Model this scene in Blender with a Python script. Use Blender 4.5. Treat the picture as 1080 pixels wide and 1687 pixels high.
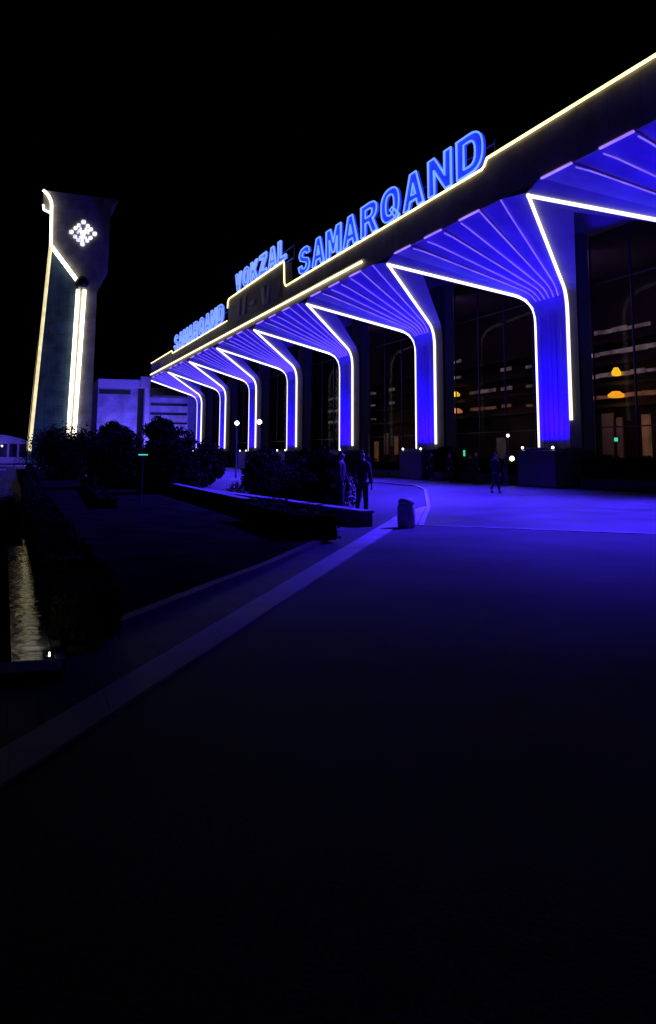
import bpy, bmesh, math, random
from mathutils import Vector, Matrix
random.seed(7)
sc = bpy.context.scene
for o in list(bpy.data.objects): bpy.data.objects.remove(o)
col = sc.collection

# ------------------------------------------------------------------ camera
CX, CY, CZ = 40.209, -26.5, 1.6
yaw, pit, rol = 0.339252, 0.149302, 0.004337
fw = Vector((-math.cos(pit)*math.cos(yaw), math.cos(pit)*math.sin(yaw), math.sin(pit)))
r0 = fw.cross(Vector((0, 0, 1))).normalized(); u0 = r0.cross(fw)
cr, sr = math.cos(rol), math.sin(rol)
rt = r0*cr + u0*sr; up = -r0*sr + u0*cr
cd = bpy.data.cameras.new('camera'); cam = bpy.data.objects.new('camera', cd); col.objects.link(cam)
M4 = Matrix.Identity(4)
for i in range(3):
    M4[i][0] = rt[i]; M4[i][1] = up[i]; M4[i][2] = -fw[i]
M4[0][3], M4[1][3], M4[2][3] = CX, CY, CZ
cam.matrix_world = M4
cd.sensor_fit = 'VERTICAL'; cd.sensor_height = 36; cd.sensor_width = 36
cd.lens = 36*1492.4/1687; cd.shift_y = -(843.5-524.26)/1687
cd.clip_start = 0.05; cd.clip_end = 1500
sc.camera = cam

# ------------------------------------------------------------------ night sky, exposure
w = bpy.data.worlds.new("World"); sc.world = w; w.use_nodes = True
nt = w.node_tree
bg = nt.nodes['Background']
sky = nt.nodes.new('ShaderNodeTexSky'); sky.sky_type = 'NISHITA'; sky.sun_disc = False
sky.sun_elevation = math.radians(-12); sky.sun_rotation = math.radians(100)
nt.links.new(sky.outputs[0], bg.inputs[0]); bg.inputs[1].default_value = 0.0005
sc.view_settings.view_transform = 'Standard'
try: sc.view_settings.look = 'None'
except Exception: pass
sc.view_settings.exposure = 0; sc.view_settings.gamma = 1

def aim(o, loc, tgt):
    d = Vector(tgt)-Vector(loc)
    o.location = loc; o.rotation_euler = d.to_track_quat('-Z', 'Y').to_euler()

def lamp(kind, name, loc, tgt, power, color, parent=None, **kw):
    l = bpy.data.lights.new(name, kind); l.energy = power; l.color = color
    for k, v in kw.items(): setattr(l, k, v)
    o = bpy.data.objects.new(name, l); col.objects.link(o); aim(o, loc, tgt)
    if parent: o.parent = parent; o.matrix_parent_inverse = parent.matrix_basis.inverted()
    return o

# ------------------------------------------------------------------ materials
def newmat(name):
    m = bpy.data.materials.new(name); m.use_nodes = True
    n = m.node_tree.nodes; return m, n, m.node_tree.links, n['Principled BSDF']

def mat(name, c, rough=.7, var=.25, scale=3., bump=.0, bscale=30., metal=0., spec=.4, c2=None):
    m, n, l, p = newmat(name)
    tc = n.new('ShaderNodeTexCoord'); nz = n.new('ShaderNodeTexNoise')
    nz.inputs['Scale'].default_value = scale; nz.inputs['Detail'].default_value = 6
    l.new(tc.outputs['Object'], nz.inputs['Vector'])
    rp = n.new('ShaderNodeValToRGB')
    d = c2 or tuple(x*(1-var) for x in c)
    rp.color_ramp.elements[0].position = .32; rp.color_ramp.elements[1].position = .68
    rp.color_ramp.elements[0].color = (*d, 1); rp.color_ramp.elements[1].color = (*c, 1)
    l.new(nz.outputs['Fac'], rp.inputs['Fac']); l.new(rp.outputs['Color'], p.inputs['Base Color'])
    p.inputs['Roughness'].default_value = rough; p.inputs['Metallic'].default_value = metal
    p.inputs['Specular IOR Level'].default_value = spec
    if bump:
        n2 = n.new('ShaderNodeTexNoise'); n2.inputs['Scale'].default_value = bscale; n2.inputs['Detail'].default_value = 4
        l.new(tc.outputs['Object'], n2.inputs['Vector'])
        b = n.new('ShaderNodeBump'); b.inputs['Strength'].default_value = bump; b.inputs['Distance'].default_value = .03
        l.new(n2.outputs['Fac'], b.inputs['Height']); l.new(b.outputs['Normal'], p.inputs['Normal'])
    return m

def panelmat(name, c, bw, bh, mortar=.012, rough=.6, axis='xz', dark=.45, var=.12, offset=0.):
    """flat cladding / paving laid in rectangular pieces"""
    m, n, l, p = newmat(name)
    tc = n.new('ShaderNodeTexCoord'); sx = n.new('ShaderNodeSeparateXYZ'); cx = n.new('ShaderNodeCombineXYZ')
    l.new(tc.outputs['Object'], sx.inputs[0])
    for k, a in enumerate(axis): l.new(sx.outputs[a.upper()], cx.inputs[k])
    br = n.new('ShaderNodeTexBrick'); l.new(cx.outputs[0], br.inputs['Vector'])
    br.offset = offset; br.squash = 1
    br.inputs['Scale'].default_value = 1; br.inputs['Brick Width'].default_value = bw; br.inputs['Row Height'].default_value = bh
    br.inputs['Mortar Size'].default_value = mortar; br.inputs['Mortar Smooth'].default_value = .3
    br.inputs['Color1'].default_value = (*c, 1); br.inputs['Color2'].default_value = (*[x*(1-var) for x in c], 1)
    br.inputs['Mortar'].default_value = (*[x*dark for x in c], 1)
    nz = n.new('ShaderNodeTexNoise'); nz.inputs['Scale'].default_value = .6; nz.inputs['Detail'].default_value = 8
    l.new(tc.outputs['Object'], nz.inputs['Vector'])
    mr = n.new('ShaderNodeMapRange'); mr.inputs[1].default_value = .3; mr.inputs[2].default_value = .7
    mr.inputs[3].default_value = .58; mr.inputs[4].default_value = 1.2
    l.new(nz.outputs['Fac'], mr.inputs[0])
    mx = n.new('ShaderNodeMix'); mx.data_type = 'RGBA'; mx.blend_type = 'MULTIPLY'; mx.inputs[0].default_value = 1
    l.new(br.outputs['Color'], mx.inputs[6]); l.new(mr.outputs[0], mx.inputs[7])
    l.new(mx.outputs[2], p.inputs['Base Color'])
    p.inputs['Specular IOR Level'].default_value = .1
    r2 = n.new('ShaderNodeMapRange'); r2.inputs[1].default_value = .3; r2.inputs[2].default_value = .7
    r2.inputs[3].default_value = rough-.1; r2.inputs[4].default_value = rough+.1
    l.new(nz.outputs['Fac'], r2.inputs[0]); l.new(r2.outputs[0], p.inputs['Roughness'])
    b = n.new('ShaderNodeBump'); b.inputs['Strength'].default_value = .3; b.inputs['Distance'].default_value = .01
    b.invert = True
    l.new(br.outputs['Fac'], b.inputs['Height']); l.new(b.outputs['Normal'], p.inputs['Normal'])
    return m

def emis(name, c, s, var=0.):
    m, n, l, p = newmat(name)
    p.inputs['Base Color'].default_value = (*[min(.8, x*.8) for x in c], 1)
    p.inputs['Emission Color'].default_value = (*c, 1); p.inputs['Emission Strength'].default_value = s
    if var:
        tc = n.new('ShaderNodeTexCoord'); nz = n.new('ShaderNodeTexNoise'); nz.inputs['Scale'].default_value = 1.4
        l.new(tc.outputs['Object'], nz.inputs['Vector'])
        mr = n.new('ShaderNodeMapRange'); mr.inputs[1].default_value = .35; mr.inputs[2].default_value = .65
        mr.inputs[3].default_value = s*(1-var); mr.inputs[4].default_value = s
        l.new(nz.outputs['Fac'], mr.inputs[0]); l.new(mr.outputs[0], p.inputs['Emission Strength'])
    return m

def glassmat(name, tint, opacity):
    m, n, l, p = newmat(name)
    t = n.new('ShaderNodeBsdfTransparent'); t.inputs[0].default_value = (*tint, 1)
    g = n.new('ShaderNodeBsdfGlossy'); g.inputs['Roughness'].default_value = .05; g.inputs[0].default_value = (.02, .02, .025, 1)
    nz = n.new('ShaderNodeTexNoise'); nz.inputs['Scale'].default_value = .7
    tc = n.new('ShaderNodeTexCoord'); l.new(tc.outputs['Object'], nz.inputs['Vector'])
    b = n.new('ShaderNodeBump'); b.inputs['Strength'].default_value = .15; b.inputs['Distance'].default_value = .05
    l.new(nz.outputs['Fac'], b.inputs['Height']); l.new(b.outputs['Normal'], g.inputs['Normal'])
    fr = n.new('ShaderNodeMath'); fr.operation = 'MULTIPLY'; lw = n.new('ShaderNodeLayerWeight'); lw.inputs[0].default_value = .35; l.new(lw.outputs['Facing'], fr.inputs[0]); fr.inputs[1].default_value = .5
    mx = n.new('ShaderNodeMixShader'); l.new(fr.outputs[0], mx.inputs[0]); l.new(t.outputs[0], mx.inputs[1]); l.new(g.outputs[0], mx.inputs[2])
    l.new(mx.outputs[0], n['Material Output'].inputs['Surface'])
    return m

MT = dict(
    fanpaint=mat('white_cladding_blue_tint', (.36, .34, .50), .6, .25, .9),  # white paint tinted blue to carry the floodlight colour
    concrete=mat('grey_concrete', (.34, .33, .33), .75, .25, .8, .15, 12),
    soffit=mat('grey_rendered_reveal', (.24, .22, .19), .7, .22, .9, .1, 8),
    fascia=panelmat('aluminium_fascia', (.36, .33, .24), 1.9, 3.2, .02, .45, 'xz'),
    darkpanel=mat('dark_sign_panel', (.16, .17, .19), .5, .2, 1.),
    led_white=emis('white_led', (1., .94, .84), 1.6),
    led_yellow=emis('warm_yellow_led', (1., .86, .42), 2.3, .25),
    led_bottom=emis('pale_yellow_led', (1., .88, .55), 2.6, .2),
    led_tower=emis('tower_led', (1., .92, .70), 4.5, .2),
    led_tower_edge=emis('tower_edge_led', (1., .87, .42), 1.1, .3),
    led_violet=emis('violet_led', (.25, .14, 1.), 1.15, .35),
    led_violet_far=emis('violet_edge_led', (.34, .19, 1.), 1.4, .3),
    letter=emis('blue_letter_face', (.015, .045, 1.), 1., .3),
    letter_pale=emis('pale_blue_letter_face', (.06, .14, 1.), 1.05, .3),
    letter_line=emis('blue_neon', (.13, .29, 1.), 1.4),
    letter_line_pale=emis('pale_blue_neon', (.16, .27, 1.), 1.5),
    glyph=mat('pale_relief_metal', (.6, .56, .5), .4, .15, 2.),
    pedestal=panelmat('granite_pedestal', (.06, .055, .06), .9, .6, .01, .35, 'xz'),
    mullion=mat('dark_window_frame', (.02, .02, .022), .45, .2, 2.),
    glass=glassmat('tinted_glass', (.62, .6, .6), 0),
    hall=mat('hall_wall', (.10, .085, .085), .8, .3, .5),
    dim=emis('dim_lit_window', (.62, .48, .55), .42, .75),  # glow standing for lit buildings mirrored in the glass
    dimwarm=emis('dim_warm_window', (.75, .38, .2), .34, .7),  # warmer glow, likewise for reflections in the glass
    amber=emis('amber_lamp', (1., .42, .02), 3.), yellow=emis('yellow_lamp', (1., .62, .02), 3.2), orange=emis('orange_lamp', (1., .36, .10), 1.4),  # glowing colours of the orange windows reflected in the glass
    green=emis('green_sign_light', (.08, .9, .5), .7), whitelamp=emis('white_lamp', (1., .93, .82), 7.),
    clockled=emis('clock_led', (.9, .88, 1.), 1.7, .5),
    walllamp=emis('wing_lamp', (.7, .65, 1.), 2.0),
    wing=panelmat('wing_wall', (.5, .48, .5), 2.4, 1.6, .015, .7, 'yz'),
    wingband=mat('wing_pale_lit_band', (.62, .58, .56), .7, .12, 1.),  # paler, warmer tone holds the LED light falling on the parapet
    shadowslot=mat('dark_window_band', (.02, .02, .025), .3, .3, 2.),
    towerglass=panelmat('tower_blue_glass', (.05, .09, .14), 1.2, 2., .03, .3, 'yz'),
    towergrey=panelmat('tower_grey_cladding', (.3, .29, .25), 2.2, 1.5, .01, .6, 'yz'),
    asphalt=mat('plaza_asphalt', (.115, .115, .12), .6, .45, .45, .2, 30, spec=.02),
    apron=panelmat('apron_paving', (.085, .082, .082), .9, .9, .02, .5, 'xy', .5, .22),
    sidepave=panelmat('side_paving', (.065, .06, .065), .4, .2, .012, .6, 'xy', .6, .25, .5),
    strip=panelmat('pale_strip_paving', (.42, .4, .42), .6, .6, .012, .55, 'xy', .85, .12),
    kerb=mat('kerb_stone', (.2, .2, .2), .7, .25, 4., .2, 30),
    kerbpale=mat('pale_kerb_stone', (.34, .34, .34), .5, .45, 1.4, c2=(.15, .15, .15)),
    lawn=mat('lawn_turf', (.018, .024, .012), .95, .6, 1.1, .5, 60, spec=.0),
    leaf=mat('dark_leaf', (.012, .02, .008), .8, .4, 5., spec=.03),
    hedge=mat('hedge_leaf', (.014, .022, .010), .8, .45, 5., spec=.03),
    bark=mat('bark', (.07, .05, .035), .9, .3, 8., .4, 30),
    wallstone=mat('garden_wall_stone', (.09, .085, .09), .8, .3, 3., .2, 20),
    coping=mat('garden_wall_coping', (.22, .21, .22), .6, .2, 3.),
    reflslab=mat('wet_pale_stone', (.3, .3, .31), .14, .45, 1.2, .2, 7, c2=(.2, .2, .21)),  # pale glossy slab colour standing for the grey reflection on the water
    bin=mat('green_grey_concrete', (.6, .68, .6), .7, .35, 9., .4, 40),
    skin=mat('skin', (.42, .26, .19), .6, .08, 10.), cloth=mat('dark_jacket', (.02, .02, .028), .85, .3, 12., .2, 60),
    trouser=mat('dark_trousers', (.025, .025, .035), .9, .3, 12.), shoe=mat('black_shoes', (.015, .015, .015), .4, .2, 12.),
    hair=mat('black_hair', (.012, .01, .009), .5, .3, 40., .4, 90), pale_jeans=mat('faded_jeans', (.10, .11, .16), .9, .3, 12.),
    pole=mat('street_lamp_metal', (.08, .08, .09), .4, .2, 5.),
    arcade=mat('white_arcade_plaster', (.6, .58, .6), .75, .15, 1.),
    pilaster=mat('dark_grey_pilaster', (.10, .095, .10), .7, .3, 1.),
    board=mat('pale_board', (.5, .45, .46), .6, .15, 2.),  # pale tone of a reflection in the glass, put on panels
)
# still water with slow ripples
m, n, l, p = newmat('pool_water')
p.inputs['Base Color'].default_value = (.006, .007, .008, 1); p.inputs['Roughness'].default_value = .03; p.inputs['IOR'].default_value = 1.33
tc = n.new('ShaderNodeTexCoord'); mp = n.new('ShaderNodeMapping'); mp.inputs['Scale'].default_value = (.9, 5, 1)
nz = n.new('ShaderNodeTexNoise'); nz.inputs['Scale'].default_value = 1.3; nz.inputs['Detail'].default_value = 3
b = n.new('ShaderNodeBump'); b.inputs['Strength'].default_value = .25; b.inputs['Distance'].default_value = .02
l.new(tc.outputs['Object'], mp.inputs[0]); l.new(mp.outputs[0], nz.inputs['Vector']); l.new(nz.outputs['Fac'], b.inputs['Height']); l.new(b.outputs['Normal'], p.inputs['Normal'])
MT['water'] = m

# ------------------------------------------------------------------ mesh helpers
def tag(o, label=None, cat=None, group=None, kind=None):
    if label: o['label'] = label
    if cat: o['category'] = cat
    if group: o['group'] = group
    if kind: o['kind'] = kind
    return o

class MB:
    def __init__(s): s.bm = bmesh.new()
    def box(s, a, b, rz=0., c=None):
        x0, y0, z0 = a; x1, y1, z1 = b
        vs = [Vector((x, y, z)) for z in (z0, z1) for x, y in ((x0, y0), (x1, y0), (x1, y1), (x0, y1))]
        if rz:
            c = Vector(c or ((x0+x1)/2, (y0+y1)/2, 0)); R = Matrix.Rotation(rz, 3, 'Z')
            vs = [R @ (v-c)+c for v in vs]
        v = [s.bm.verts.new(q) for q in vs]
        for f in ((3, 2, 1, 0), (4, 5, 6, 7), (0, 1, 5, 4), (1, 2, 6, 5), (2, 3, 7, 6), (3, 0, 4, 7)):
            s.bm.faces.new([v[i] for i in f])
        return s
    def face(s, pts): s.bm.faces.new([s.bm.verts.new(p) for p in pts]); return s
    def prism(s, poly, z0, z1):
        a = [s.bm.verts.new((x, y, z0)) for x, y in poly]; b = [s.bm.verts.new((x, y, z1)) for x, y in poly]
        s.bm.faces.new(a[::-1]); s.bm.faces.new(b)
        for i in range(len(a)): j = (i+1) % len(a); s.bm.faces.new([a[i], a[j], b[j], b[i]])
        return s
    def extrude(s, pts, vec):
        vec = Vector(vec); a = [s.bm.verts.new(p) for p in pts]; b = [s.bm.verts.new(Vector(p)+vec) for p in pts]
        s.bm.faces.new(a[::-1]); s.bm.faces.new(b)
        for i in range(len(a)): j = (i+1) % len(a); s.bm.faces.new([a[i], a[j], b[j], b[i]])
        return s
    def strip(s, A, B):
        """quads between two rows of points"""
        a = [s.bm.verts.new(p) for p in A]; b = [s.bm.verts.new(p) for p in B]
        for i in range(len(a)-1): s.bm.faces.new([a[i], a[i+1], b[i+1], b[i]])
        return s
    def tube(s, pts, r, n=6, closed=False, cap=True, rads=None):
        pts = [Vector(p) for p in pts]; rings = []; m = len(pts)
        prev = None
        for i, p in enumerate(pts):
            if closed: d = (pts[(i+1) % m]-pts[i-1])
            else: d = pts[min(i+1, m-1)]-pts[max(i-1, 0)]
            d.normalize()
            x = prev if prev else (Vector((0, 0, 1)).cross(d) if abs(d.z) < .9 else Vector((1, 0, 0)).cross(d))
            x = (x-d*x.dot(d)).normalized(); y = d.cross(x); prev = x
            k = 1.
            if 0 < i < m-1:
                c = (pts[i]-pts[i-1]).normalized().dot((pts[i+1]-pts[i]).normalized()); k = 1/max(.6, math.sqrt(max(.01, (1+c)/2)))
            rr = (rads[i] if rads else r)
            rings.append([s.bm.verts.new(p+(x*math.cos(t)+y*math.sin(t))*rr*k) for t in [2*math.pi*j/n for j in range(n)]])
        for i in range(m if closed else m-1):
            a, b = rings[i], rings[(i+1) % m]
            for j in range(n): s.bm.faces.new([a[j], a[(j+1) % n], b[(j+1) % n], b[j]])
        if cap and not closed: s.bm.faces.new(rings[0][::-1]); s.bm.faces.new(rings[-1])
        return s
    def lathe(s, prof, c, n=20):
        rings = []
        for r, z in prof: rings.append([s.bm.verts.new((c[0]+r*math.cos(2*math.pi*j/n), c[1]+r*math.sin(2*math.pi*j/n), c[2]+z)) for j in range(n)])
        for a, b in zip(rings, rings[1:]):
            for j in range(n): s.bm.faces.new([a[j], a[(j+1) % n], b[(j+1) % n], b[j]])
        s.bm.faces.new(rings[0][::-1]); s.bm.faces.new(rings[-1]); return s
    def leaves(s, n, fn, size, rnd):
        for _ in range(n):
            c = fn(rnd); q = Matrix.Rotation(rnd.uniform(0, 6.28), 3, Vector((rnd.gauss(0, 1), rnd.gauss(0, 1), rnd.gauss(0, 1))).normalized())
            k = size*rnd.uniform(.6, 1.4)
            s.face([Vector(c)+q @ Vector(v)*k for v in ((-.5, 0, 0), (0, -.28, .05), (.55, 0, 0), (0, .28, .05))])
        return s
    def build(s, name, m, parent=None, smooth=False, bevel=0):
        bmesh.ops.recalc_face_normals(s.bm, faces=s.bm.faces) if not getattr(s, 'raw', False) else None
        me = bpy.data.meshes.new(name); s.bm.to_mesh(me); s.bm.free()
        me.materials.append(MT[m] if isinstance(m, str) else m)
        if smooth:
            for f in me.polygons: f.use_smooth = True
        o = bpy.data.objects.new(name, me); col.objects.link(o)
        if bevel:
            bv = o.modifiers.new('bevel', 'BEVEL'); bv.width = bevel; bv.segments = 2; bv.limit_method = 'ANGLE'
        if parent: o.parent = parent; o.matrix_parent_inverse = Matrix.Translation(-parent.location) if parent.parent is None else Matrix.Identity(4)
        return o

def empty(name, loc=(0, 0, 0)):
    o = bpy.data.objects.new(name, None); col.objects.link(o); o.location = loc; return o

def kids(o): return [c for c in bpy.data.objects if c.parent == o]
def copy_tree(o, delta, parent=None):
    c = o.copy(); col.objects.link(c)
    if parent is None: c.location = Vector(o.location)+Vector(delta)
    else: c.parent = parent
    for k in kids(o): copy_tree(k, (0, 0, 0), c)
    return c

# ------------------------------------------------------------------ ground
MB().box((-600, -400, -.6), (300, 400, -.10)).build('ground', 'sidepave')['kind'] = 'structure'
g = MB(); g.prism([(-160, -60), (60, -60), (60, -3), (-160, -3)], -.099, -.05); o = g.build('side_paving', 'sidepave'); o['kind'] = 'structure'
lo = [(37.3, -27.6), (35.3, -26.43), (20.95, -17.98), (20.8, -17.47), (14.05, -14.0)]
hi = [(36.75, -27.6), (34.73, -26.43), (17.6, -16.5), (14.6, -14.45)]
# asphalt plaza to the right of the pale strip
MB().prism([(60, -60), (60, 2), (20, 2), (20.6, -17.2)]+[(20.95, -17.98), (35.3, -26.43), (37.3, -27.6)]+[(36, -60)], -.046, 0.0).build('plaza_road', 'asphalt')['kind'] = 'structure'
MB().prism(lo+hi[::-1], -.046, .02).build('pale_path', 'strip')['kind'] = 'structure'
# raised station apron
ap = [(20.9, -17.4), (24.4, -13.7), (28.5, -9.2), (40, 4), (40, 14), (-105, 14), (-105, -5.6), (-13, -5.35), (-4, -5.9), (.9, -7.7), (14.1, -13.9)]
MB().prism(ap, -.047, .004).build('station_apron', 'apron', bevel=.02)['kind'] = 'structure'
for A_ in ([(20.9, -17.42), (24.42, -13.7), (28.55, -9.2), (34, -3)], [(20.88, -17.4), (14.1, -13.93), (.9, -7.74), (-4, -5.94), (-13, -5.4)]):
    k = MB()
    for a, b2 in zip(A_, A_[1:]):
        a = Vector((*a, 0)); b2 = Vector((*b2, 0)); d = (b2-a).normalized(); q = Vector((-d.y, d.x, 0))*.06
        k.prism([tuple((a+q)[:2]), tuple((a-q)[:2]), tuple((b2-q)[:2]), tuple((b2+q)[:2])], -.047, .014)
    k.build('apron_kerb', 'kerbpale')['kind'] = 'structure'
# lawn and its kerb
lawnp = [(23.9, -20.95), (27., -22.83), (28.97, -24.14), (30.87, -25.33), (31.6, -25.75), (31, -25.9), (-55, -25.3), (-60, -22), (8, -20.62)]
MB().prism(lawnp, -.046, .03).build('lawn', 'lawn')['kind'] = 'structure'
k = MB()
LP = [(23.95, -20.95), (27.05, -22.78), (29.02, -24.08), (30.9, -25.27), (31.7, -25.75)]
for a, b2 in zip(LP, LP[1:]):
    a = Vector((*a, 0)); b2 = Vector((*b2, 0)); d = (b2-a).normalized(); q = Vector((-d.y, d.x, 0))*.07
    k.prism([tuple((a+q)[:2]), tuple((a-q)[:2]), tuple((b2-q)[:2]), tuple((b2+q)[:2])], -.046, .034)
k.build('lawn_kerb', 'sidepave')['kind'] = 'structure'
# pool channel
MB().prism([(0, -60), (32.6, -31), (32.6, -26.06), (0, -25.9)], -.049, -.012).build('pool_water', 'water')['kind'] = 'structure'
k = MB(); k.box((32.6, -31, -.049), (33.0, -26.0, .03)); k.box((0, -26.04, -.049), (32.6, -25.96, .02))
k.build('pool_edge', 'wallstone', bevel=.01)['kind'] = 'structure'
MB().box((23.2, -26.36, -.03), (32.59, -26.05, .004)).build('pool_ledge', 'reflslab')['kind'] = 'structure'  # slab added in the pool to show the grey reflected patch
# distant paths left
for i, (y0, y1, x0, x1) in enumerate(((-29.5, -26.2, -62, -50), (-29.5, -26.6, -22, -17), (-34, -22.6, -118, -80))):
    MB().box((x0, y0, -.046), (x1, y1, .01)).build('cross_path', 'strip')['kind'] = 'structure'

# ------------------------------------------------------------------ station building
W, w2, F, H1, H2, Hb = 15.206, 1.355, 6.0, 9.93, 12.72, 1.97
XL, XR = -98.9, 22.85
st = empty('station_building', (-38, 0, 0))
tag(st, 'long railway station with blue floodlit fan columns and white light outlines', 'building')

def bez(a, b, c, n=7):
    a, b, c = map(Vector, (a, b, c)); return [a*(1-t)**2+b*2*t*(1-t)+c*t*t for t in [i/(n-1) for i in range(n)]]
def edge(sx, y0=0., ytop=-F, ztop=H2, zb=Hb, r=1.25, h1=H1, x1=W/2, xw=w2):
    """polyline of a fan's edge: up the column, round the knee, out to the apex"""
    K = Vector((sx*xw, y0, h1)); A = Vector((sx*x1, ytop, ztop)); d = (A-K).normalized()
    return [Vector((sx*xw, y0, zb))]+bez(K-Vector((0, 0, r)), K, K+d*r)+[K+d*(r+(A-K).length*t) for t in (.25, .5, .75)][:3]+[A]
def fix(pts, A):
    # clamp the last interior points before the apex
    return [p for p in pts[:-1] if (p-pts[0]).length < (A-pts[0]).length*1.0 and p.z < A.z-.05]+[A]

def lerp_rows(L, R, s): return [a.lerp(b2, s) for a, b2 in zip(L, R)]
fanx = [-7.6, -6.4, -4.3, -2.5, -.45, 1.5, 3.5, 5.48, 7.6]
def make_fan():
    root = bpy.data.objects.new('fan_column', None); col.objects.link(root)
    L = edge(-1); R = edge(1); L = fix(L, L[-1]); R = fix(R, R[-1]); n = len(L)
    # front skin, pleated into wedges that fade out at the knee
    mb = MB()
    for wi, (xa, xb) in enumerate(zip(fanx, fanx[1:])):
        sa, sb = (xa+7.6)/15.2, (xb+7.6)/15.2
        rec = .12 if wi % 2 == 0 else .0
        A = lerp_rows(L, R, sa); B = lerp_rows(L, R, sb)
        def lift(P, s, rr):
            out = []
            for i, p in enumerate(P):
                t = max(0., (p.z-H1)/(H2-H1)) if p.y < -.3 else 0
                e = min(1, min(s, 1-s)*12)
                out.append(p+Vector((0, 0, (.30*e+rr*e)*t+0*e)))
            return out
        A1, B1 = lift(A, sa, rec), lift(B, sb, rec)
        mb.strip(A1, B1)
        if rec:
            mb.strip(lift(A, sa, 0), A1); mb.strip(B1, lift(B, sb, 0))
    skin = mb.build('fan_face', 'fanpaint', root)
    # reveals and rear skin of the shell
    Lb = edge(-1, .7, -3.65, 12.1); Rb = edge(1, .7, -3.65, 12.1)
    Lb = fix(Lb, Lb[-1]); Rb = fix(Rb, Rb[-1])
    def resample(P, m):
        d = [0]
        for a, b2 in zip(P, P[1:]): d.append(d[-1]+(b2-a).length)
        out = []
        for i in range(m):
            t = d[-1]*i/(m-1); j = max(k for k in range(len(P)) if d[k] <= t+1e-9); j = min(j, len(P)-2)
            out.append(P[j].lerp(P[j+1], (t-d[j])/(d[j+1]-d[j])))
        return out
    mb = MB()
    for P, Q in ((L, Lb), (R, Rb)):
        mb.strip(resample(P, 30), resample(Q, 30))
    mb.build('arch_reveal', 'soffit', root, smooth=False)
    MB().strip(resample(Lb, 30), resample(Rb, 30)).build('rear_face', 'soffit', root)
    # outlines
    for P in (L, R):
        off = 1 if P is R else -1
        zb = 2.35 if off < 0 else (3.05 if off > 0 else Hb)
        Q = []
        for j, p in enumerate(P):
            d = P[min(j+1, len(P)-1)]-P[max(j-1, 0)]; nrm = Vector((d.z, 0, -abs(d.x))).normalized() if abs(d.x) > 1e-5 else Vector((1, 0, 0))
            Q.append(p+Vector((off*abs(nrm.x)*.11, .045, nrm.z*.11)))
        Q[0].z = 1.97
        if off > 0:
            Q2 = [q.copy() for q in Q]; Q2[0].z = 3.35; global short_led
            short_led = MB().tube(Q2, .085, 8).build('led_outline', 'led_white')
            Q[0].z = 2.3
        o_ = MB().tube(Q, .085, 8).build('led_outline', 'led_white', root)
        if off > 0: root['_r'] = o_.name
    # violet light lines along the pleats and short ones at the canopy edge
    for i, x in enumerate((-4.3, -2.5, -.45, 1.5, 3.5, 5.48)):
        s = (x+7.6)/15.2; P = lerp_rows(L, R, s)
        t0 = 1. if x > 3 else (.86 if x > 1 else .78)
        K = [p for p in P if p.z >= H1-.4]
        A, Z = K[0], K[-1]+Vector((0, 0, .3))
        Q = [A+Vector((0, -.05, -.05)), A.lerp(Z, .5)+Vector((0, -.03, -.05)), A.lerp(Z, t0)+Vector((0, -.02, -.04))]
        Q = [p+Vector((0, -.05, 0)) for p in K[:-1]]+[K[-2].lerp(Z, t0)+Vector((0, -.02, -.05))]
        for j, p in enumerate(Q):
            t = max(0., (p.z-H1)/(H2-H1)) if p.y < -.5 else 0
            if j < len(Q)-1: p.z += .30*t-.04
        MB().tube(Q, .034, 5).build('pleat_light', 'led_violet', root)
    for xa, xb in ((-6.4, -4.25), (-2.45, -.47), (1.5, 3.5)):
        MB().box((xa, -6.06, 12.97), (xb, -5.98, 13.05)).build('canopy_edge_light', 'led_violet_far', root)
    for x in (-.9, -.45, 0, .45, .9):
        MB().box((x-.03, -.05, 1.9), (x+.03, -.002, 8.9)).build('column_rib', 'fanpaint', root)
    # granite pedestal with its lamp housing
    MB().box((-1.75, -1.15, .043), (1.75, 1.2, 1.86)).build('pedestal', 'pedestal', root, bevel=.04)
    for x in (-.9, 0, .9): MB().box((x-.22, -1.0, 1.862), (x+.22, -.72, 2.0)).build('floodlight', 'pole', root, bevel=.02)
    for x in (-1.45, 1.35):
        MB().lathe([(.02, -.06), (.05, -.04), (.06, 0), (.05, .04), (.02, .06)], (x, -1.0, 1.99), 10).build('base_lamp', 'whitelamp', root)
    return root
fan = make_fan(); fan.parent = st; fan.matrix_parent_inverse = Matrix.Translation((38, 0, 0))
fans = [fan]
for i in range(-1, 7):
    if i == 0: continue
    c = fan.copy(); col.objects.link(c); c.location = (-i*W, 0, 0); c.parent = st; c.matrix_parent_inverse = Matrix.Translation((38, 0, 0))
    for kx in kids(fan):
        d = kx.copy(); col.objects.link(d); d.parent = c; d.matrix_parent_inverse = Matrix.Identity(4)
    fans.append(c)
bpy.data.objects[fan['_r']].data = short_led.data; bpy.data.objects.remove(short_led)
for f_ in fans:
    if '_r' in f_: del f_['_r']
for i in range(-1, 7):
    x = -i*W
    far = 1.0
    lamp('AREA', 'column_uplight', (x, -1.35, 1.92), (x, -1.5, 9.5), 1180*far, (.012, .0003, 1.), st, size=2.4, size_y=.3, shape='RECTANGLE', spread=math.radians(150))
    lamp('SPOT', 'canopy_downlight', (x, -5.85, 12.92), (x+.5, -11.5, 0), 99000, (.045, .018, 1.), st, spot_size=math.radians(98), spot_blend=.9, shadow_soft_size=.3)

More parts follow.
